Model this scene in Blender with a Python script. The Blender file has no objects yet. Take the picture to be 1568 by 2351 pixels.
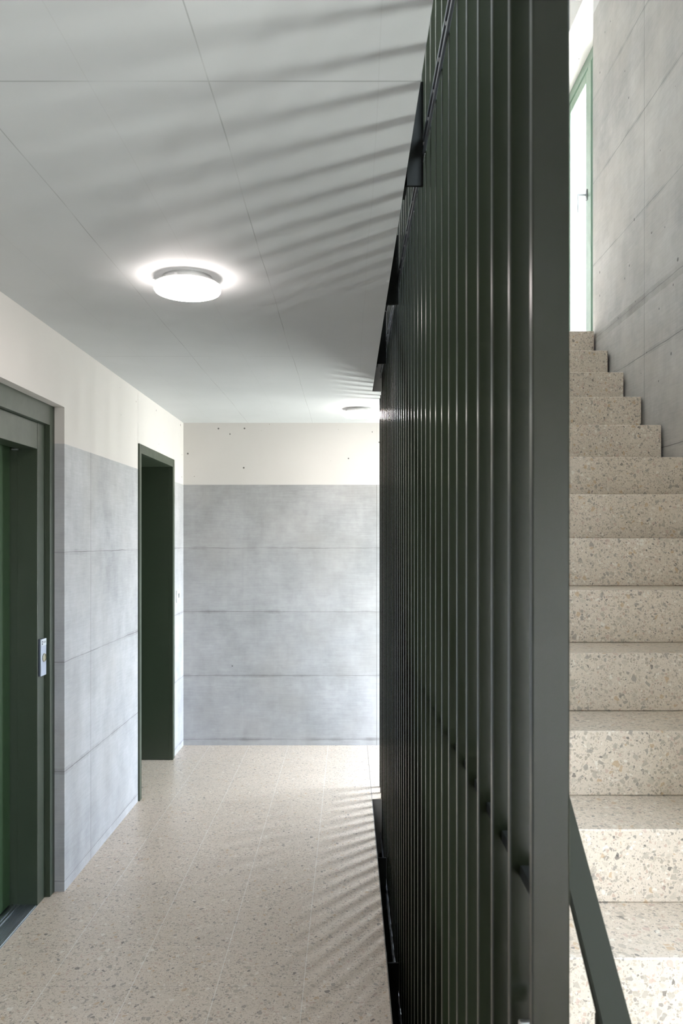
import bpy, bmesh, math, random
from mathutils import Vector, Matrix
R = random.Random(7)
C = bpy.context.scene
COL = C.collection
F = 1900.0                      # focal length in pixels of the 1568x2351 frame
EYE = 1.6

# ------------------------------------------------------------------ camera
cd = bpy.data.cameras.new('camera')
cam = bpy.data.objects.new('camera', cd); COL.objects.link(cam)
cam.location = (0, 0, EYE); cam.rotation_euler = (math.pi/2, 0, 0)
cd.sensor_fit = 'AUTO'; cd.sensor_width = 36
cd.lens = 36*F/2351
cd.shift_x = -(801-784)/2351
cd.shift_y = (1244-1175.5)/2351
cd.clip_start = 0.02; cd.clip_end = 100
cd.dof.use_dof = True; cd.dof.focus_distance = 4.2; cd.dof.aperture_fstop = 11
C.camera = cam

# ------------------------------------------------------------------ exposure
C.view_settings.view_transform = 'Standard'
C.view_settings.look = 'None'
C.view_settings.exposure = 0.36
C.view_settings.gamma = 1.0
C.view_settings.use_curve_mapping = False

# ------------------------------------------------------------------ daylight outside (bright overcast sky, sunlit pale ground)
SKY_UP = (1.22, 1.28, 1.52)
SKY_LOW = (1.20, 1.15, 1.13)
SKY_STR = 46.0
w = bpy.data.worlds.new('world'); C.world = w; w.use_nodes = True
nt = w.node_tree; nt.nodes.clear()
o = nt.nodes.new('ShaderNodeOutputWorld'); bg = nt.nodes.new('ShaderNodeBackground')
tc = nt.nodes.new('ShaderNodeTexCoord'); sx = nt.nodes.new('ShaderNodeSeparateXYZ')
cr = nt.nodes.new('ShaderNodeValToRGB'); mp = nt.nodes.new('ShaderNodeMapRange')
nt.links.new(tc.outputs['Generated'], sx.inputs[0]); nt.links.new(sx.outputs[2], mp.inputs['Value'])
mp.inputs['From Min'].default_value = -1; mp.inputs['From Max'].default_value = 1
nt.links.new(mp.outputs[0], cr.inputs[0])
e = cr.color_ramp.elements
e[0].position = 0.0; e[0].color = (*[c*0.55 for c in SKY_LOW], 1)
e[1].position = 1.0; e[1].color = (*SKY_UP, 1)
e2 = cr.color_ramp.elements.new(0.48); e2.color = (*[c*0.8 for c in SKY_LOW], 1)
e3 = cr.color_ramp.elements.new(0.53); e3.color = (*SKY_UP, 1)
nt.links.new(cr.outputs[0], bg.inputs[0]); bg.inputs[1].default_value = SKY_STR
nt.links.new(bg.outputs[0], o.inputs[0])

# ------------------------------------------------------------------ main measures (metres; x right, y away, z up)
XL, XR, YB, YF = -1.301, 1.488, 6.507, -2.2     # left wall, right wall, far wall, wall behind the viewer
CEIL, STOREY = 2.535, 2.869
EDGE, YLAND = 0.1456, 5.145                      # stairwell edge of the corridor slab, front of the far landing
YVOID = 0.70
XW = 1.692                                       # window plane
HEAD = 2.174
FX0, FX1, FD0, FP, FT = 0.200, 0.2412, 0.903, 0.125, 0.015   # slat screen
NSLAT = 37
TOPZ = STOREY + CEIL
WIN = [  # (y0, y1, z0, z1) openings in the right wall
    (5.044, YB, STOREY, STOREY + HEAD),
    (5.42, 6.30, 0.0, HEAD),
    (0.76, 1.29, 0.40, HEAD),
    (-1.10, 1.05, STOREY, STOREY + HEAD),  # unseen opening, added for more daylight upstairs
    (-1.95, -1.05, 0.0, HEAD),  # unseen opening, added to brighten the landing behind the viewer
]
FWIN = []   # (x0, x1, z0, z1) openings in the wall behind the viewer
LAMP_STR = 34.0

# portals: tell the renderer that the daylight comes in through the window openings
for y0, y1, z0, z1 in WIN:
    l = bpy.data.lights.new('daylight_portal', 'AREA'); l.shape = 'RECTANGLE'
    l.size = y1-y0; l.size_y = z1-z0
    l.cycles.is_portal = True
    ob = bpy.data.objects.new('daylight_portal', l); COL.objects.link(ob)
    ob.matrix_world = Matrix.Translation((XW+0.10, (y0+y1)/2, (z0+z1)/2)) @ Matrix(((0,0,1,0),(1,0,0,0),(0,1,0,0),(0,0,0,1)))

for x0, x1, z0, z1 in FWIN:
    l = bpy.data.lights.new('daylight_portal', 'AREA'); l.shape = 'RECTANGLE'
    l.size = x1-x0; l.size_y = z1-z0
    l.cycles.is_portal = True
    ob = bpy.data.objects.new('daylight_portal', l); COL.objects.link(ob)
    ob.location = ((x0+x1)/2, YF-.15, (z0+z1)/2); ob.rotation_euler = (math.radians(90), 0, 0)

# ------------------------------------------------------------------ node helpers
class NT:
    def __init__(s, name):
        s.m = bpy.data.materials.new(name); s.m.use_nodes = True
        s.t = s.m.node_tree; s.t.nodes.clear()
        s.out = s.t.nodes.new('ShaderNodeOutputMaterial')
        s.b = s.t.nodes.new('ShaderNodeBsdfPrincipled')
        s.t.links.new(s.b.outputs[0], s.out.inputs[0])
        s.pos = s.t.nodes.new('ShaderNodeNewGeometry').outputs['Position']
        sp = s.t.nodes.new('ShaderNodeSeparateXYZ'); s.t.links.new(s.pos, sp.inputs[0])
        s.x, s.y, s.z = sp.outputs
    def L(s, a, b):
        if hasattr(a, 'links'): s.t.links.new(a, b)
        else: b.default_value = a
    def math(s, op, a, b=0.0, c=0.0, clamp=False):
        n = s.t.nodes.new('ShaderNodeMath'); n.operation = op; n.use_clamp = clamp
        s.L(a, n.inputs[0]); s.L(b, n.inputs[1]); s.L(c, n.inputs[2]); return n.outputs[0]
    def comb(s, x, y, z):
        n = s.t.nodes.new('ShaderNodeCombineXYZ'); s.L(x, n.inputs[0]); s.L(y, n.inputs[1]); s.L(z, n.inputs[2]); return n.outputs[0]
    def vmul(s, v, k):
        n = s.t.nodes.new('ShaderNodeVectorMath'); n.operation = 'MULTIPLY'; s.L(v, n.inputs[0]); n.inputs[1].default_value = k; return n.outputs[0]
    def vadd(s, a, b):
        n = s.t.nodes.new('ShaderNodeVectorMath'); n.operation = 'ADD'; s.L(a, n.inputs[0]); s.L(b, n.inputs[1]); return n.outputs[0]
    def noise(s, v, scale, detail=4, rough=0.55, color=False):
        n = s.t.nodes.new('ShaderNodeTexNoise'); s.L(v, n.inputs['Vector'])
        n.inputs['Scale'].default_value = scale; n.inputs['Detail'].default_value = detail; n.inputs['Roughness'].default_value = rough
        return n.outputs['Color' if color else 'Fac']
    def vor(s, v, scale, feat='F1', rnd=1.0):
        n = s.t.nodes.new('ShaderNodeTexVoronoi'); n.feature = feat; s.L(v, n.inputs['Vector'])
        n.inputs['Scale'].default_value = scale; n.inputs['Randomness'].default_value = rnd; return n
    def white(s, v):
        n = s.t.nodes.new('ShaderNodeTexWhiteNoise'); n.noise_dimensions = '3D'; s.L(v, n.inputs['Vector']); return n.outputs['Value']
    def rng(s, v, a, b, c=0.0, d=1.0):
        n = s.t.nodes.new('ShaderNodeMapRange'); s.L(v, n.inputs['Value'])
        for k, q in zip(('From Min', 'From Max', 'To Min', 'To Max'), (a, b, c, d)): n.inputs[k].default_value = q
        return n.outputs[0]
    def mix(s, f, a, b, mode='MIX'):
        n = s.t.nodes.new('ShaderNodeMix'); n.data_type = 'RGBA'; n.blend_type = mode
        s.L(f, n.inputs[0])
        for q, k in ((a, 6), (b, 7)):
            if hasattr(q, 'links'): s.t.links.new(q, n.inputs[k])
            else: n.inputs[k].default_value = (*q, 1)
        return n.outputs[2]
    def ramp(s, f, stops, interp='LINEAR'):
        n = s.t.nodes.new('ShaderNodeValToRGB'); s.L(f, n.inputs[0]); n.color_ramp.interpolation = interp
        el = n.color_ramp.elements
        for i, (p, c) in enumerate(stops):
            q = el[i] if i < 2 else el.new(p)
            q.position = p; q.color = (*c, 1)
        return n.outputs[0]
    def lines(s, v, vals, hw):
        r = None
        for q in vals:
            k = s.math('COMPARE', v, q, hw)
            r = k if r is None else s.math('MAXIMUM', r, k)
        return r
    def bump(s, h, strength=0.3, dist=0.002):
        n = s.t.nodes.new('ShaderNodeBump'); n.inputs['Strength'].default_value = strength; n.inputs['Distance'].default_value = dist
        s.L(h, n.inputs['Height']); s.t.links.new(n.outputs[0], s.b.inputs['Normal'])
    def base(s, c, rough=0.5, spec=0.5, metal=0.0):
        if hasattr(c, 'links'): s.t.links.new(c, s.b.inputs['Base Color'])
        else: s.b.inputs['Base Color'].default_value = (*c, 1)
        s.L(rough, s.b.inputs['Roughness']); s.b.inputs['Specular IOR Level'].default_value = spec; s.b.inputs['Metallic'].default_value = metal

def pores(n, thresh=0.80, scale=16, v=None, rad=0.09):
    """small air holes left in cast concrete"""
    vo = n.vor(v if v is not None else n.pos, scale)
    pick = n.t.nodes.new('ShaderNodeSeparateColor'); n.t.links.new(vo.outputs['Color'], pick.inputs[0])
    m = n.math('GREATER_THAN', pick.outputs[0], thresh)
    r = n.math('MULTIPLY', pick.outputs[1], rad)
    k = n.math('LESS_THAN', vo.outputs['Distance'], r)
    clus = n.math('GREATER_THAN', n.noise(n.pos, 2.2, 2), 0.47)
    return n.math('MULTIPLY', n.math('MULTIPLY', m, k), clus)

def concrete(name, col, hl, vcoord, vl, band=None, paint=(0.585, 0.562, 0.54), rough=0.75):
    n = NT(name)
    wob = n.math('MULTIPLY', n.math('SUBTRACT', n.noise(n.pos, 6, 3), 0.5), 0.012)
    zc = n.math('ADD', n.z, wob)
    along = n.y if vcoord == 'y' else n.x
    # cloudy tone and fine horizontal board grain
    big = n.noise(n.pos, 1.3, 5, 0.6)
    grain = n.noise(n.vmul(n.pos, (9, 9, 160)), 1.0, 4, 0.65)
    grainv = n.noise(n.vmul(n.pos, (30, 30, 3)), 1.0, 3, 0.6)
    mid = n.noise(n.pos, 7, 5, 0.65)
    t = n.math('ADD', n.math('MULTIPLY', big, 0.66), n.math('MULTIPLY', grain, 0.30))
    t = n.math('ADD', t, n.math('MULTIPLY', mid, 0.52))
    t = n.math('ADD', t, n.math('MULTIPLY', grainv, 0.10))
    t = n.rng(t, 0.60, 1.05, 0.71, 1.19)
    cell = n.comb(n.math('FLOOR', n.math('DIVIDE', n.math('SUBTRACT', zc, 0.048), 0.5)), n.math('FLOOR', n.math('DIVIDE', n.math('ADD', along, 0.83), 2.5)), 3.0)
    t = n.math('MULTIPLY', t, n.rng(n.white(cell), 0, 1, 0.95, 1.05))
    tc = n.t.nodes.new('ShaderNodeCombineColor')
    for i in range(3): n.L(t, tc.inputs[i])
    c = n.mix(1.0, col, tc.outputs[0], 'MULTIPLY')
    c = n.mix(n.rng(n.noise(n.pos, 2.1, 3), 0.4, 0.7, 0, 0.35), c, (col[0]*1.02, col[1]*0.96, col[2]*0.88))
    # formwork joints, stronger in places
    jm = n.lines(zc, hl, 0.0022)
    smear = n.lines(zc, hl, 0.014)
    js = n.rng(n.noise(n.pos, 2.4, 4), 0.40, 0.60, 0.42, 1.0)
    c = n.mix(n.math('MULTIPLY', n.math('MULTIPLY', smear, n.rng(n.noise(n.pos, 5, 5), 0.45, 0.70, 0, 0.50)), js), c, (0.13, 0.125, 0.12))
    if 2.83 in hl:
        sm = n.math('MULTIPLY', n.lines(zc, (2.825,), 0.028), n.rng(n.noise(n.pos, 4, 5), 0.35, 0.65, 0.1, 0.5))
        c = n.mix(sm, c, (0.16, 0.14, 0.11))
    c = n.mix(n.math('MULTIPLY', jm, n.math('MULTIPLY', js, 0.7)), c, (0.11, 0.105, 0.10))
    if vl:
        ac = n.math('ADD', along, n.math('MULTIPLY', wob, 0.35))
        vm = n.lines(ac, vl, 0.0028)
        c = n.mix(n.math('MULTIPLY', vm, 0.6), c, (0.13, 0.125, 0.12))
    pr = pores(n, 0.76, 12, rad=0.12)
    c = n.mix(n.math('MULTIPLY', pr, 0.75), c, (0.08, 0.075, 0.07))
    if band is not None:
        pc = n.mix(n.rng(n.noise(n.pos, 3, 4), 0.35, 0.7), paint, tuple(q*0.97 for q in paint))
        pr2 = pores(n, 0.55, 15, rad=0.17)
        pc = n.mix(n.math('MULTIPLY', pr2, 0.85), pc, (0.07, 0.065, 0.06))
        if vl:
            pc = n.mix(n.math('MULTIPLY', vm, 0.12), pc, (0.3, 0.3, 0.3))
        up = n.math('GREATER_THAN', n.math('ADD', n.z, n.math('MULTIPLY', wob, 0.12)), band)
        c = n.mix(up, c, pc)
    n.base(c, rough, 0.35)
    n.bump(n.math('SUBTRACT', n.math('MULTIPLY', grain, 0.4), n.math('ADD', pr, jm)), 0.35, 0.002)
    return n.m

def terrazzo(name, joints=False, rough=0.32):
    n = NT(name)
    wv = n.vmul(n.vadd(n.noise(n.pos, 60, 2, color=True), (-.5, -.5, -.5)), (0.008,)*3)
    v = n.vadd(n.pos, wv)
    c = n.mix(n.rng(n.noise(n.pos, 3, 4), .35, .65), (0.67, 0.575, 0.475), (0.63, 0.545, 0.455))
    fine = n.rng(n.noise(n.pos, 420, 2), 0.35, 0.75, 0.86, 1.08)
    fc = n.t.nodes.new('ShaderNodeCombineColor')
    for i in range(3): n.L(fine, fc.inputs[i])
    c = n.mix(1.0, c, fc.outputs[0], 'MULTIPLY')
    def layer(c, scale, keep, edge, stops, strength, stretch=(1, 1, 1)):
        vv = n.vmul(v, stretch)
        cells = n.vor(vv, scale); ed = n.vor(vv, scale, 'DISTANCE_TO_EDGE')
        sc = n.t.nodes.new('ShaderNodeSeparateColor'); n.t.links.new(cells.outputs['Color'], sc.inputs[0])
        pick = n.math('GREATER_THAN', sc.outputs[0], 1-keep)
        e = n.math('ADD', edge, n.math('MULTIPLY', sc.outputs[2], 0.22))
        inside = n.math('GREATER_THAN', ed.outputs['Distance'], e)
        m = n.math('MULTIPLY', n.math('MULTIPLY', pick, inside), strength)
        cc = n.ramp(sc.outputs[1], stops, 'CONSTANT')
        return n.mix(m, c, cc)
    G = lambda a, b, q: (a, b, q)
    c = layer(c, 230, 0.40, 0.05, [(0, (0.36, .31, .25)), (.35, (.50, .43, .34)), (.6, (.27, .23, .19)), (.85, (.72, .67, .58))], 0.75)
    c = layer(c, 120, 0.42, 0.05, [(0, (0.33, .28, .22)), (.30, (.46, .39, .30)), (.55, (.24, .21, .18)), (.72, (.46, .33, .26)), (.86, (.74, .69, .61)), (.95, (.10, .09, .08))], 0.8)
    c = layer(c, 70, 0.38, 0.07, [(0, (0.38, .33, .27)), (.28, (.50, .44, .36)), (.50, (.27, .24, .205)), (.62, (.48, .33, .19)), (.74, (.50, .36, .30)), (.84, (.72, .68, .60)), (.95, (.09, .08, .07))], 0.72, (1, .8, .9))
    if joints:
        jl = n.lines(n.x, (-1.09, -.782, -.475, -.163), 0.0017)
        c = n.mix(n.math('MULTIPLY', jl, 0.55), c, (0.80, 0.79, 0.75))
        fr = n.math('FRACT', n.math('ADD', n.math('DIVIDE', n.math('SUBTRACT', n.y, 2.978), 0.304), 40.5))
        jc = n.math('COMPARE', fr, 0.5, 0.0035)
        c = n.mix(n.math('MULTIPLY', jc, 0.45), c, (0.22, 0.20, 0.18))
        je = n.lines(n.x, (EDGE-0.002,), 0.0018)
        c = n.mix(n.math('MULTIPLY', je, 0.9), c, (0.08, 0.08, 0.08))
        tile = n.white(n.comb(n.math('FLOOR', n.math('DIVIDE', n.math('ADD', n.x, 1.09), 0.309)), n.math('FLOOR', n.math('DIVIDE', n.math('SUBTRACT', n.y, 2.978), 0.304)), 1.0))
        tf = n.t.nodes.new('ShaderNodeCombineColor'); tv = n.rng(tile, 0, 1, 0.975, 1.025)
        for i in range(3): n.L(tv, tf.inputs[i])
        c = n.mix(1.0, c, tf.outputs[0], 'MULTIPLY')
    if joints: c = n.mix(1.0, c, (0.88, 0.865, 0.86), 'MULTIPLY')
    n.base(c, rough, 0.5)
    return n.m

def ceiling_paint():
    n = NT('painted_concrete_ceiling')
    c = n.mix(n.rng(n.noise(n.pos, 2.0, 5), .35, .68), (0.52, 0.535, 0.54), (0.485, 0.50, 0.505))
    wob = n.math('MULTIPLY', n.math('SUBTRACT', n.noise(n.pos, 1.2, 2), 0.5), 0.02)
    xc = n.math('ADD', n.x, wob)
    l1 = n.lines(xc, (-.79, -.285), 0.0014)
    l2 = n.lines(n.math('ADD', n.y, n.math('MULTIPLY', wob, .2)), (1.68, 4.17), 0.0022)
    l3 = n.lines(xc, (.06, -.53, -1.06), 0.0010)
    k = n.math('MULTIPLY', n.math('ADD', l1, l2, clamp=True), n.rng(n.noise(n.pos, 3.5, 3), .38, .6, .10, .55))
    c = n.mix(k, c, (0.20, 0.20, 0.20))
    c = n.mix(n.math('MULTIPLY', l3, 0.14), c, (0.25, 0.25, 0.25))
    pr = pores(n, 0.965, 9, rad=0.05)
    c = n.mix(n.math('MULTIPLY', pr, 0.6), c, (0.12, 0.12, 0.12))
    n.base(c, 0.72, 0.3)
    n.bump(n.noise(n.vmul(n.pos, (60, 6, 60)), 1.0, 3), 0.12, 0.001)
    return n.m

def plain(name, col, rough=0.5, spec=0.5, metal=0.0, coat=0.0, var=0.06):
    n = NT(name)
    if var == 0:
        n.base(col, rough, spec, metal); return n.m
    c = n.mix(n.rng(n.noise(n.pos, 9, 3), .35, .65), col, tuple(q*(1-var) for q in col))
    r = n.rng(n.noise(n.pos, 25, 3), .3, .7, rough*0.93, rough*1.07)
    n.base(c, r, spec, metal)
    if coat: n.b.inputs['Coat Weight'].default_value = coat; n.b.inputs['Coat Roughness'].default_value = 0.12
    return n.m

def emit(name, col, strength):
    n = NT(name); n.base((0.9, 0.9, 0.9), 0.4)
    n.b.inputs['Emission Color'].default_value = (*col, 1); n.b.inputs['Emission Strength'].default_value = strength
    return n.m

def glass():
    m = bpy.data.materials.new('window_glass'); m.use_nodes = True; t = m.node_tree; t.nodes.clear()
    o = t.nodes.new('ShaderNodeOutputMaterial'); mx = t.nodes.new('ShaderNodeMixShader')
    tr = t.nodes.new('ShaderNodeBsdfTransparent'); tr.inputs[0].default_value = (0.93, 0.97, 0.95, 1)
    gl = t.nodes.new('ShaderNodeBsdfGlossy'); gl.inputs['Roughness'].default_value = 0.01
    lw = t.nodes.new('ShaderNodeLayerWeight'); pw = t.nodes.new('ShaderNodeMath'); pw.operation = 'POWER'; pw.inputs[1].default_value = 5.0
    t.links.new(lw.outputs['Facing'], pw.inputs[0]); fr = t.nodes.new('ShaderNodeMath'); fr.operation = 'MULTIPLY_ADD'; fr.inputs[1].default_value = 0.5; fr.inputs[2].default_value = 0.04
    t.links.new(pw.outputs[0], fr.inputs[0])
    t.links.new(fr.outputs[0], mx.inputs[0]); t.links.new(tr.outputs[0], mx.inputs[1]); t.links.new(gl.outputs[0], mx.inputs[2])
    t.links.new(mx.outputs[0], o.inputs[0]); return m

HL = (0.048, 0.548, 1.05, 1.552)
M = {}
M['conc_left'] = concrete('board_formed_concrete_left', (0.40, 0.405, 0.42), HL, 'y', (1.68, 4.17), 2.049)
M['conc_back'] = concrete('board_formed_concrete_far', (0.36, 0.36, 0.365), HL, 'x', (0.218,), 2.049)
M['conc_right'] = concrete('board_formed_concrete_right', (0.49, 0.465, 0.44), (2.048, 2.546, 2.83, 3.28, 3.78, 4.29), 'y', (1.68, 4.17), 4.8125)
M['conc_plain'] = concrete('cast_concrete', (0.34, 0.335, 0.33), (), 'x', ()) if False else plain('cast_concrete', (0.34, 0.33, 0.32), 0.8, 0.3, var=0.15)
M['ceil'] = ceiling_paint()
M['paint'] = plain('cream_wall_paint', (0.66, 0.64, 0.60), 0.7, 0.3)
M['terr_floor'] = terrazzo('terrazzo_floor_tiles', True)
M['terr'] = terrazzo('terrazzo_precast_steps')
M['slat'] = plain('dark_green_gloss_metal', (0.006, 0.0080, 0.003), 0.25, 0.38, var=0)
M['slat_rail'] = plain('dark_metal_rail', (0.035, 0.040, 0.048), 0.30, 0.6)
M['matt'] = plain('matt_black_steel', (0.008, 0.009, 0.008), 0.8, 0.12)
M['bolt'] = plain('zinc_bolt', (0.5, 0.5, 0.5), 0.3, 0.5, 1.0)
M['olive'] = plain('dark_olive_handrail_paint', (0.022, 0.024, 0.015), 0.55, 0.22, var=0)
M['green'] = plain('dark_green_satin_paint', (0.036, 0.050, 0.032), 0.38, 0.5)
M['green_leaf'] = plain('dark_green_leaf_paint', (0.030, 0.062, 0.026), 0.34, 0.5)
M['wframe'] = plain('pale_green_window_paint', (0.11, 0.17, 0.125), 0.4, 0.5)
M['steel'] = plain('brushed_steel', (0.55, 0.58, 0.62), 0.32, 0.5, 1.0)
M['steel_pale'] = plain('pale_satin_plate', (0.50, 0.56, 0.68), 0.35, 0.5, 0.3)
M['label'] = plain('pale_label', (0.68, 0.74, 0.80), 0.4)
M['ink'] = plain('grey_print', (0.06, 0.07, 0.10), 0.5)
M['brass'] = plain('brushed_ring_metal', (0.45, 0.43, 0.33), 0.3, 0.5, 1.0)
M['white'] = plain('white_plastic', (0.80, 0.80, 0.80), 0.35)
M['greyp'] = plain('grey_rocker_plastic', (0.20, 0.21, 0.22), 0.45)
M['black'] = plain('black_gap', (0.008, 0.008, 0.008), 0.7)
M['diffuser'] = emit('opal_diffuser_lit', (1.0, 0.90, 0.86), LAMP_STR)
M['ring'] = emit('opal_diffuser_rim', (1.0, 0.92, 0.88), 0.5)
M['glass'] = glass()

# ------------------------------------------------------------------ mesh helpers
def obj(name, bm, mat, parent=None, smooth=False):
    me = bpy.data.meshes.new(name)
    bmesh.ops.recalc_face_normals(bm, faces=bm.faces[:])
    bm.to_mesh(me); bm.free()
    for m in (mat if isinstance(mat, (list, tuple)) else [mat]): me.materials.append(m)
    if smooth:
        for p in me.polygons: p.use_smooth = True
    o = bpy.data.objects.new(name, me); COL.objects.link(o)
    if parent:
        o.parent = parent; o.location = -parent.location
    return o
def add_box(bm, x0, x1, y0, y1, z0, z1, bev=0.0, seg=2, mi=0):
    r = bmesh.ops.create_cube(bm, size=1.0)
    vs = r['verts']
    for v in vs:
        v.co = Vector(((x0+x1)/2 + v.co.x*(x1-x0), (y0+y1)/2 + v.co.y*(y1-y0), (z0+z1)/2 + v.co.z*(z1-z0)))
    fs = list({f for v in vs for f in v.link_faces})
    for f in fs: f.material_index = mi
    if bev:
        es = list({e for v in vs for e in v.link_edges})
        bmesh.ops.bevel(bm, geom=es, offset=bev, segments=seg, affect='EDGES', profile=0.5)
    return fs
def bx(*a, **k):
    bm = bmesh.new(); add_box(bm, *a, **k); return bm
def add_cyl(bm, p0, p1, r, seg=20, r2=None, cap=True):
    p0 = Vector(p0); p1 = Vector(p1); d = p1-p0
    q = d.to_track_quat('Z', 'Y').to_matrix().to_4x4()
    bmesh.ops.create_cone(bm, cap_ends=cap, segments=seg, radius1=r, radius2=r if r2 is None else r2, depth=d.length,
                          matrix=Matrix.Translation((p0+p1)/2) @ q)
def lathe(prof, cx, cy, seg=72, cap0=True, cap1=True):
    bm = bmesh.new(); rings = []
    for r, z in prof:
        rings.append([bm.verts.new((cx+r*math.cos(2*math.pi*i/seg), cy+r*math.sin(2*math.pi*i/seg), z)) for i in range(seg)])
    for a, b in zip(rings, rings[1:]):
        for i in range(seg): bm.faces.new((a[i], a[(i+1) % seg], b[(i+1) % seg], b[i]))
    if cap0: bm.faces.new(rings[0])
    if cap1: bm.faces.new(rings[-1])
    return bm
def tag(o, label=None, cat=None, group=None, kind=None):
    if label: o['label'] = label
    if cat: o['category'] = cat
    if group: o['group'] = group
    if kind: o['kind'] = kind
    return o
def thing(name, label, cat, loc=(0, 0, 0), group=None, kind=None):
    o = bpy.data.objects.new(name, None); COL.objects.link(o); o.location = loc; o.empty_display_size = 0.1
    return tag(o, label, cat, group, kind)
def copy_tree(o, dloc, parent=None, label=None):
    c = o.copy(); COL.objects.link(c)
    if parent: c.parent = parent
    else: c.location = o.location + Vector(dloc)
    if label: c['label'] = label
    for ch in list(o.children):
        copy_tree(ch, dloc, c)
    return c
def struct(name, bm, mat, label, cat):
    return tag(obj(name, bm, mat), label, cat, kind='structure')

# ------------------------------------------------------------------ ROOM SHELL
# floor: corridor strip, landing behind the viewer, far landing; open stairwell between
def slab(bm, ztop, zbot, top=0, side=1, bot=2, seed_edge=False):
    pts = [(XL-.45, YF-.1), (1.9, YF-.1), (1.9, YVOID), (EDGE, YVOID), (EDGE, YLAND), (1.9, YLAND), (1.9, YB+.1), (XL-.45, YB+.1)]
    vt = [bm.verts.new((x, y, ztop)) for x, y in pts]; vb = [bm.verts.new((x, y, zbot)) for x, y in pts]
    f = bm.faces.new(vt); f.material_index = top
    f = bm.faces.new(vb[::-1]); f.material_index = bot
    for i in range(len(pts)):
        j = (i+1) % len(pts)
        f = bm.faces.new((vt[i], vt[j], vb[j], vb[i])); f.material_index = side
bm = bmesh.new(); slab(bm, 0.0, -(STOREY-CEIL))
struct('floor', bm, [M['terr_floor'], M['conc_plain'], M['ceil']], 'beige terrazzo tile floor of the corridor beside the stairwell', 'floor')
bm = bmesh.new(); slab(bm, STOREY, CEIL)
struct('ceiling', bm, [M['terr_floor'], M['conc_plain'], M['ceil']], 'painted concrete corridor ceiling striped by slat shadows', 'ceiling')
struct('ceiling', bx(XL-.45, 1.9, YF-.1, YB+.1, TOPZ, TOPZ+.2), M['ceil'], 'upper storey ceiling high above the stair', 'ceiling')
struct('floor', bx(XL-.45, 1.9, YF-.1, YB+.1, -STOREY-.2, -STOREY), M['terr'], 'basement floor at the bottom of the stairwell', 'floor')

# left wall, with recess for the lift entrance and opening for the doorway
LY0, LY1, LZ = 2.59, 3.785, 2.216
DY0, DY1, DZ = 5.103, 6.127, 2.207
bm = bmesh.new()
for y0, y1, z0, z1 in ((YF, LY0, 0, CEIL), (LY0, LY1, LZ, CEIL), (LY1, DY0+.004, 0, CEIL), (DY0, DY1, DZ-.004, CEIL), (DY1-.004, YB+.02, 0, CEIL)):
    add_box(bm, XL-.20, XL, y0, y1, z0, z1)
add_box(bm, XL-.48, XL-.20, YF, YB+.02, CEIL-.3, CEIL)
add_box(bm, XL-.48, XL-.20, YF, LY0, 0, CEIL-.3); add_box(bm, XL-.48, XL-.20, LY1, DY0, 0, CEIL-.3); add_box(bm, XL-.48, XL-.20, DY1, YB+.02, 0, CEIL-.3)
struct('wall_left', bm, M['conc_left'], 'left concrete wall with cream painted band under the ceiling', 'wall')
bm = bmesh.new(); add_box(bm, XL-.3, XL, YF, YB, STOREY, TOPZ); add_box(bm, XL-.3, XL, YF, YB, -STOREY, -(STOREY-CEIL))
struct('wall_left', bm, M['ceil'], 'left wall of the storeys above and below', 'wall')
bm = bmesh.new(); add_box(bm, XL-.48, 1.9, YB, YB+.2, 0, CEIL)
struct('wall_back', bm, M['conc_back'], 'far concrete wall with cream band under the ceiling', 'wall')
bm = bmesh.new(); add_box(bm, XL-.48, 1.9, YB, YB+.2, STOREY, TOPZ); add_box(bm, XL-.48, 1.9, YB, YB+.2, -STOREY, -(STOREY-CEIL))
struct('wall_back', bm, M['conc_right'], 'far wall of the storeys above and below', 'wall')
bm = bmesh.new(); fx0, fx1 = (FWIN[0][:2] if FWIN else (0.4, 0.5))
add_box(bm, XL-.48, fx0, YF-.12, YF, -STOREY, TOPZ); add_box(bm, fx1, 1.9, YF-.12, YF, -STOREY, TOPZ)
for a_, b_ in (((-STOREY, 0), (HEAD, TOPZ)) if FWIN else ((-STOREY, TOPZ),)): add_box(bm, fx0, fx1, YF-.12, YF, a_, b_)
struct('wall_front', bm, M['paint'], 'concrete wall behind the viewpoint', 'wall')
# right wall with window recesses
bm = bmesh.new()
T = 1.765
def wallcut(y0, y1, zs):
    z = -STOREY
    for a, b in zs:
        if a > z: add_box(bm, XR, T, y0, y1, z, a)
        z = b
    add_box(bm, XR, T, y0, y1, z, TOPZ)
n0 = WIN[2]
n3 = WIN[3]; n4 = WIN[4]
ys = sorted([YF, n0[0], n0[1], n3[0], n3[1], n4[0], n4[1], WIN[0][0]])
for a, b in zip(ys, ys[1:]):
    mid = (a+b)/2
    wallcut(a, b, [(q[2], q[3]) for q in (n0, n3, n4) if q[0] < mid < q[1]])
wallcut(WIN[0][0], WIN[1][0], [(STOREY, STOREY+HEAD)])
wallcut(WIN[1][0], WIN[1][1], [(0, HEAD), (STOREY, STOREY+HEAD)])
wallcut(WIN[1][1], YB+.02, [(STOREY, STOREY+HEAD)])
struct('wall_right', bm, M['conc_right'], 'tall concrete stairwell wall on the right with diagonal looking formwork joints', 'wall')

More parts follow.
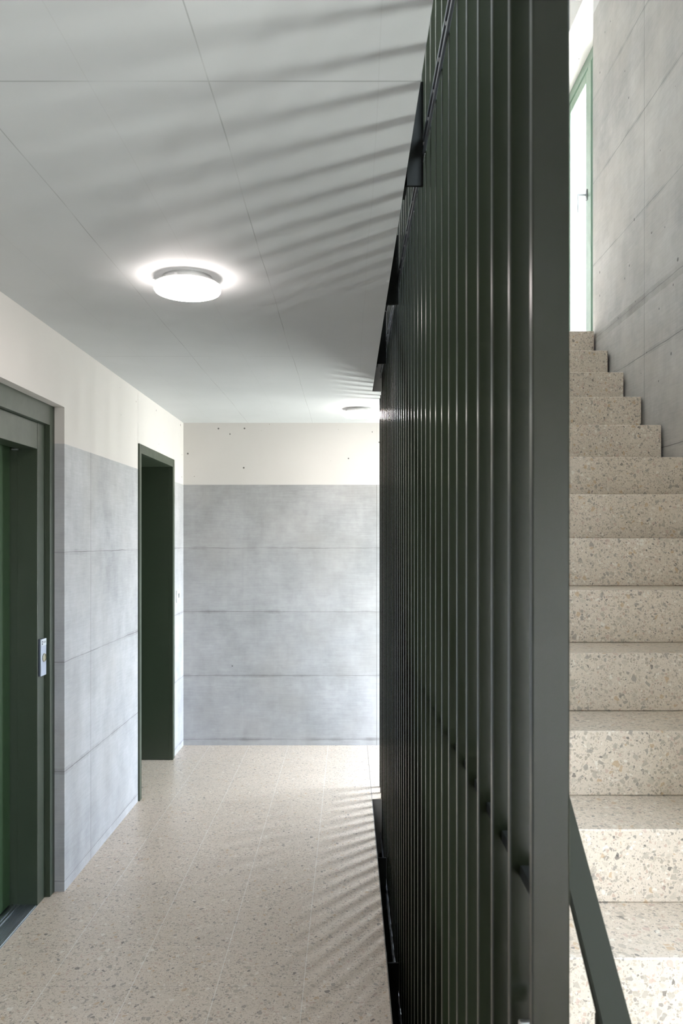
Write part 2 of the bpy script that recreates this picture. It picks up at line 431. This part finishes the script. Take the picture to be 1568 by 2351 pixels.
# ------------------------------------------------------------------ WINDOWS in the right wall
def window(i, y0, y1, z0, z1, label, seam):
    root = thing('window_%d' % i, label, 'window', (XW, (y0+y1)/2, z0), kind='structure')
    f = 0.055
    bm = bmesh.new()
    XO = T-.012
    add_box(bm, XW, XO, y0, y0+f, z0, z1, .003); add_box(bm, XW, XO, y1-f-.02, y1, z0, z1, .003)
    add_box(bm, XW, XO, y0+f, y1-f-.02, z1-.075, z1, .003); add_box(bm, XW, XO, y0+f, y1-f-.02, z0, z0+.05, .003)
    if seam: add_box(bm, XW, XO, seam-.075, seam, z0+.05, z1-.075, .003)
    obj('window_frame', bm, M['wframe'], root)
    spans = [(y0+f, (seam-.075) if seam else (y1-f-.02), False)] + ([(seam, y1-f-.02, True)] if seam else [])
    for a, b, h in spans:
        s = obj('sash', bmesh.new(), M['wframe'], root)
        bm = bmesh.new(); g = .006; q = .07; X0, X1 = XW+.008, XW+.045
        a2, b2, c2, d2 = a+g, b-g, z0+.05+g, z1-.075-g
        add_box(bm, X0, X1, a2, a2+q, c2, d2, .004); add_box(bm, X0, X1, b2-q, b2, c2, d2, .004)
        add_box(bm, X0, X1, a2+q, b2-q, d2-q, d2, .004); add_box(bm, X0, X1, a2+q, b2-q, c2, c2+q, .004)
        me = s.data; bm.to_mesh(me); bm.free()
        gl = obj('glass_pane', bx(X0+.020, X0+.026, a2+q, b2-q, c2+q, d2-q), M['glass'], root)
        if h:
            zc = z0 + 1.205; yc = a2+.035
            bm = bmesh.new(); add_box(bm, X0-.010, X0, yc-.016, yc+.016, zc-.038, zc+.038, .004)
            add_cyl(bm, (X0-.008, yc, zc), (X0-.062, yc, zc), .008)
            add_box(bm, X0-.070, X0-.058, yc-.008, yc+.008, zc-.125, zc+.009, .004)
            hd = obj('window_handle', bm, M['greyp'], root); tag(hd, 'grey lever handle')
    return root
window(1, *WIN[0], 'green framed window at the top of the stair', 5.862)
window(2, *WIN[1], 'ground level green framed window under the upper landing', None)
window(3, *WIN[2], 'narrow green framed window beside the foot of the stair', None)
window(4, *WIN[3], 'unseen green framed window added on the upper storey to light the stair', 0.1)  # invented window out of view, brightens the upper stair and right wall
window(5, *WIN[4], 'unseen green framed window added behind the viewpoint to light the front slat', None)  # invented window out of view, brightens the rear wall mirrored in the front slat
for i, (x0, x1, z0, z1) in enumerate(FWIN):
    root = thing('window_%d' % (5+i), ('lower', 'upper')[i] + ' window in the wall behind the viewpoint', 'window', ((x0+x1)/2, YF-.1, z0), kind='structure')
    bm = bmesh.new(); y0, y1 = YF-.10, YF-.04
    add_box(bm, x0, x0+.08, y0, y1, z0, z1, .003); add_box(bm, x1-.08, x1, y0, y1, z0, z1, .003)
    add_box(bm, x0+.08, x1-.08, y0, y1, z1-.08, z1, .003); add_box(bm, x0+.08, x1-.08, y0, y1, z0, z0+.08, .003)
    obj('window_frame', bm, M['wframe'], root)
    obj('glass_pane', bx(x0+.08, x1-.08, y0+.03, y0+.036, z0+.08, z1-.08), M['glass'], root)

# ------------------------------------------------------------------ LIFT ENTRANCE (door_1)
root = thing('door_1', 'dark green lift entrance recessed in the left wall', 'elevator door', (XL-.05, (LY0+LY1)/2, 0), kind='structure')
xa, xb, xc = -1.346, -1.369, -1.476
y2, y3 = 3.728, 3.638
n2, n3 = 2.59+(LY1-y2), 2.59+(LY1-y3)
bm = bmesh.new()
add_box(bm, xa-.10, xa, y2, LY1, 0, LZ, .0015); add_box(bm, xa-.10, xa, LY0, n2, 0, LZ, .0015)
add_box(bm, xa-.10, xa, n2, y2, 2.125, LZ, .0015)
obj('outer_frame', bm, M['green'], root)
bm = bmesh.new()
add_box(bm, xb-.09, xb, y3, y2+.001, 0, 2.126, .002); add_box(bm, xb-.09, xb, n2-.001, n3, 0, 2.126, .002)
obj('jamb', bm, M['green'], root)
obj('header_panel', bx(xb-.09, xb, n3+.0015, y3-.0015, 2.008, 2.124, .002), M['green'], root)
bm = bmesh.new()
add_box(bm, xc-.10, xb-.089, y3+.0005, y3+.06, 0, 2.05); add_box(bm, xc-.10, xb-.089, n3-.06, n3-.0005, 0, 2.05)
obj('reveal_lining', bm, M['green'], root)
obj('door_leaf', bx(xc-.03, xc, n3, n3+.45, .008, 2.05, .003), M['green_leaf'], root)
obj('door_leaf', bx(xc-.042, xc-.012, n3+.44, y3-.004, .008, 2.05, .003), M['green_leaf'], root)
bm = bmesh.new(); add_box(bm, xc-.06, xb, n3, y3, -.004, .002)
xx = xb-.006
while xx > xc+.03:
    add_box(bm, xx-.0022, xx, n3, y3, .001, .0050); xx -= .0052
add_box(bm, xc+.002, xc+.008, n3, y3, .001, .006); add_box(bm, xc+.018, xc+.024, n3, y3, .001, .006)
s = obj('sill', bm, M['steel'], root); tag(s, 'ribbed steel threshold')
obj('backing', bx(xc-.12, xc-.06, LY0, LY1, 0, LZ), M['black'], root)
sn = obj('door_sensor', bx(xc+.004, xc+.03, y3-.03, y3-.012, 2.0, 2.007, .001), M['steel'], root)

# lift call panel on the jamb
cy0, cy1, cz0, cz1 = 3.648, 3.712, 1.006, 1.169
pr = thing('elevator_call_panel', 'small steel lift call panel on the green lift door jamb', 'call panel', (xb, (cy0+cy1)/2, cz0))
obj('back_plate', bx(xb, xb+.008, cy0, cy1, cz0, cz1, .001), M['ink'], pr)
obj('face_plate', bx(xb+.008, xb+.012, cy0+.001, cy1, cz0, cz1, .0008), M['steel_pale'], pr)
lb = obj('label_strip', bx(xb+.012, xb+.0128, cy0+.002, cy1-.001, cz1-.030, cz1-.001), M['label'], pr)
bm = bmesh.new()     # small printed mark: two squares and a short line of lettering
xm = xb+.0128
for dz in (.0185, .0085):
    add_box(bm, xm, xm+.0004, cy0+.009, cy0+.018, cz1-.030+dz-.004, cz1-.030+dz+.004)
for k in range(5):
    yk = cy0+.026+k*.0062; hh = (.009, .006, .010, .006, .009)[k]
    add_box(bm, xm, xm+.0004, yk, yk+.0016, cz1-.0185, cz1-.0185+hh)
    if k % 2 == 0: add_box(bm, xm, xm+.0004, yk, yk+.0045, cz1-.0185, cz1-.0170)
    else: add_box(bm, xm, xm+.0004, yk, yk+.0045, cz1-.0125, cz1-.0113)
obj('printed_mark', bm, M['ink'], pr)
def yz_lathe(prof, x, y, z, seg=40):
    bm = lathe(prof, 0, 0, seg); bmesh.ops.transform(bm, matrix=Matrix.Translation((x, y, z)) @ Matrix.Rotation(math.pi/2, 4, 'Y'), verts=bm.verts[:]); return bm
ybt, zbt = (cy0+cy1)/2+.003, 1.0855
bt = obj('call_button', yz_lathe([(.0185, 0), (.0185, .004), (.0150, .0045), (.0150, .002), (.0005, .002)], xb+.0121, ybt, zbt, 40), M['brass'], pr)
obj('button_cap', yz_lathe([(.0125, 0), (.0125, .0035), (.009, .0045), (.0005, .0045)], xb+.0131, ybt, zbt, 40), M['label'], bt)
bm = bmesh.new(); add_box(bm, xb+.0176, xb+.0180, ybt-.0012, ybt+.0012, zbt-.006, zbt+.006)
for s_ in (-1, 1): add_box(bm, xb+.0176, xb+.0180, ybt-.0045, ybt+.0045, zbt+s_*.006-.0012, zbt+s_*.006+.0012)
obj('button_symbol', bm, M['ink'], bt)

# ------------------------------------------------------------------ GREEN DOORWAY (door_2)
root = thing('door_2', 'dark green steel doorway further along the left wall', 'door', (XL, (DY0+DY1)/2, 0), kind='structure')
xp = -1.290; t_ = .047; iz = 2.150
bm = bmesh.new()
add_box(bm, XL-.02, xp, DY0, DY0+t_, 0, DZ, .0015); add_box(bm, XL-.02, xp, DY1-t_-.012, DY1, 0, DZ, .0015)
add_box(bm, XL-.02, xp, DY0+t_, DY1-t_-.012, iz, DZ, .0015)
obj('door_frame', bm, M['green'], root)
bm = bmesh.new()
add_box(bm, XL-.40, XL-.0195, DY0+.01, DY0+t_, 0, iz); add_box(bm, XL-.40, XL-.0195, DY1-t_-.012, DY1-.01, 0.004, iz)
add_box(bm, XL-.40, XL-.0195, DY0+.01, DY1-.01, iz, DZ-.02)
obj('reveal_lining', bm, M['green'], root)
lf = obj('door_leaf', bx(XL-.40, XL-.355, DY0+t_, DY1-t_-.012, .006, iz, .003), M['green_leaf'], root)
bm = bmesh.new(); add_cyl(bm, (XL-.355, DY0+.13, 1.05), (XL-.30, DY0+.13, 1.05), .009); add_cyl(bm, (XL-.305, DY0+.125, 1.05), (XL-.305, DY0+.25, 1.05), .009)
obj('door_handle', bm, M['steel'], lf)

# light switch beside the doorway
sw = thing('light_switch', 'small white wall switch with grey rocker beyond the green doorway', 'switch', (XL, 6.278, 1.14))
obj('switch_plate', bx(XL, XL+.010, 6.234, 6.322, 1.140, 1.231, .003), M['white'], sw)
obj('rocker', bx(XL+.009, XL+.014, 6.262, 6.292, 1.176, 1.209, .002), M['greyp'], sw)

# ------------------------------------------------------------------ STAIRCASES
Z0, D0, RR, GG = 1.6-.8827, 1.7551, .179331, .26872
SX0, SX1 = 0.262, 1.4745
def staircase(dz, label):
    root = thing('staircase', label, 'staircase', (SX0, D0-3*GG, dz))
    for k in range(-3, 13):
        z = Z0+k*RR; d = D0+k*GG
        if k < 12: add = bx(SX0, SX1, d, d+GG+.055, z-RR+.0004, z, .004, seg=3)
        else: add = bx(SX0, SX1, d, YLAND-.002, z-RR+.0004, z, .004, seg=3)
        bmesh.ops.translate(add, vec=(0, 0, dz), verts=add.verts[:])
        obj('step', add, M['terr'], root)
    # sloping concrete waist carrying the steps
    bm = bmesh.new(); pr = []
    m = RR/GG; ya, yb = D0-3*GG+.03, YLAND-.003
    up = lambda y: Z0+(y-D0)*m-RR*1.02
    for x in (SX0+.02, SX1-.02):
        pr.append([bm.verts.new((x, y, z+dz)) for y, z in ((ya, up(ya)), (yb, min(up(yb), STOREY-.15)), (yb, up(yb)-.22), (ya+.2, up(ya)-.0))])
    a, b = pr
    bm.faces.new(a); bm.faces.new(b[::-1])
    for i in range(4): bm.faces.new((a[i], a[(i+1) % 4], b[(i+1) % 4], b[i]))
    obj('waist_slab', bm, M['conc_plain'], root)
    return root
staircase(0, 'speckled beige terrazzo staircase rising behind the slat screen to the window')
staircase(-STOREY, 'lower terrazzo flight below the corridor floor, glimpsed behind the screen')

# ------------------------------------------------------------------ SLAT SCREEN
scr = thing('slat_screen', 'tall dark green metal slat screen between corridor and staircase', 'screen', (FX0, FD0, -STOREY))
zb, zt = -STOREY+.02, TOPZ-.02
proto = obj('slat', bx(FX0, FX1, FD0, FD0+FT, zb, zt, .0018, seg=2), M['slat'], scr)
base_loc = proto.location.copy()
for k in range(1, NSLAT):
    c = proto.copy(); COL.objects.link(c); c.parent = scr; c.location = base_loc + Vector((0, k*FP, 0))
yn, yf = FD0-.002, FD0+(NSLAT-1)*FP+FT
for dz in (0, STOREY):
    bm = bmesh.new()
    add_box(bm, .1935, .2000, yn, yf, dz-.216, dz-.206, .0015)
    add_box(bm, .1935, .2000, yn, yf, dz-.252, dz-.242, .0015)
    add_box(bm, .1980, .1998, yn, yf, dz-.246, dz-.212)
    r_ = obj('fixing_rail', bm, M['slat_rail'], scr)
    bm = bmesh.new(); add_cyl(bm, (.1982, FD0+FT/2, dz-.229), (.1935, FD0+FT/2, dz-.229), .0045, 10)
    b0 = obj('bolt', bm, M['bolt']); b0.parent = r_; b0.location = (0, 0, 0)
    for k in range(1, NSLAT):
        c = b0.copy(); COL.objects.link(c); c.parent = r_; c.location = (0, k*FP, 0)
    for y in (1.087, 2.173, 3.26, 4.345):
        bm = bmesh.new()
        add_box(bm, EDGE, .1955, y, y+.010, dz-.334, dz-.060, .001)
        add_box(bm, EDGE, EDGE+.008, y, y+.09, dz-.334, dz-.060, .001)
        add_cyl(bm, (EDGE+.006, y+.05, dz-.20), (EDGE+.020, y+.05, dz-.20), .008, 6)
        obj('bracket', bm, M['matt'], scr)
obj('tie_bar', bx(.2126, .235, yn+.01, yf-.002, 1.183, 1.198, .001), M['matt'], scr)

# ------------------------------------------------------------------ HANDRAIL
MR = RR/GG
hr = thing('handrail', 'dark green flat handrail sloping up beside the slat screen', 'handrail', (.30, .95, 0))
HX0, HX1, HZ0, HT = .287, .322, .425, .017
ya, yb = .80, D0+12*GG
bm = bmesh.new(); q = []
for x in (HX0, HX1):
    q.append([bm.verts.new((x, y, z)) for y, z in ((ya, HZ0+MR*ya), (yb, HZ0+MR*yb), (yb, HZ0+MR*yb-HT), (ya, HZ0+MR*ya-HT))])
a, b = q; bm.faces.new(a); bm.faces.new(b[::-1])
for i in range(4): bm.faces.new((a[i], a[(i+1) % 4], b[(i+1) % 4], b[i]))
bmesh.ops.bevel(bm, geom=bm.edges[:], offset=.0015, segments=2, affect='EDGES')
obj('rail_bar', bm, M['olive'], hr)
obj('newel', bx(HX0, HX1, .957, .967, .18, HZ0+MR*.957-HT+.004, .001), M['olive'], hr)
bm = bmesh.new(); add_cyl(bm, (.2035, .985, 1.020), (.2300, .985, 1.020), .010, 20)
tag(obj('fixing_pin', bm, M['bolt'], scr), 'shiny round fixing pin')
for y in (2.2855, 3.6605, 4.9105):
    bm = bmesh.new(); z = HZ0+MR*y-HT
    add_cyl(bm, (FX1+.0005, y, z-.05), ((HX0+HX1)/2, y, z-.05), .006, 12); add_cyl(bm, ((HX0+HX1)/2, y, z-.055), ((HX0+HX1)/2, y, z+.002), .006, 12)
    obj('bracket', bm, M['green'], hr)

# ------------------------------------------------------------------ CEILING LAMPS
def lamp(x, y, label):
    root = thing('ceiling_lamp', label, 'lamp', (x, y, CEIL), group='round opal ceiling lamps of the corridor')
    obj('lamp_base', lathe([(.087, CEIL), (.087, CEIL-.024)], x, y), M['white'], root, True)
    obj('diffuser', lathe([(.112, CEIL-.0275), (.1165, CEIL-.030), (.1165, CEIL-.045), (.112, CEIL-.052), (.100, CEIL-.0565), (.07, CEIL-.059), (.03, CEIL-.060), (.001, CEIL-.060)], x, y, cap0=False), M['diffuser'], root, True)
    obj('rim', lathe([(.085, CEIL-.0225), (.111, CEIL-.0235), (.1165, CEIL-.027), (.1165, CEIL-.0302), (.085, CEIL-.0302)], x, y, cap0=False, cap1=False), M['ring'], root)
    obj('clip', bx(x-.028, x-.016, y-.100, y-.086, CEIL-.026, CEIL-.012, .002), M['white'], root)
    return root
lamp(-.571, 2.93, 'round lit opal ceiling lamp in mid corridor, the nearer and larger one')
lamp(.074, 5.82, 'round lit opal ceiling lamp at the far wall, the smaller one by the screen')
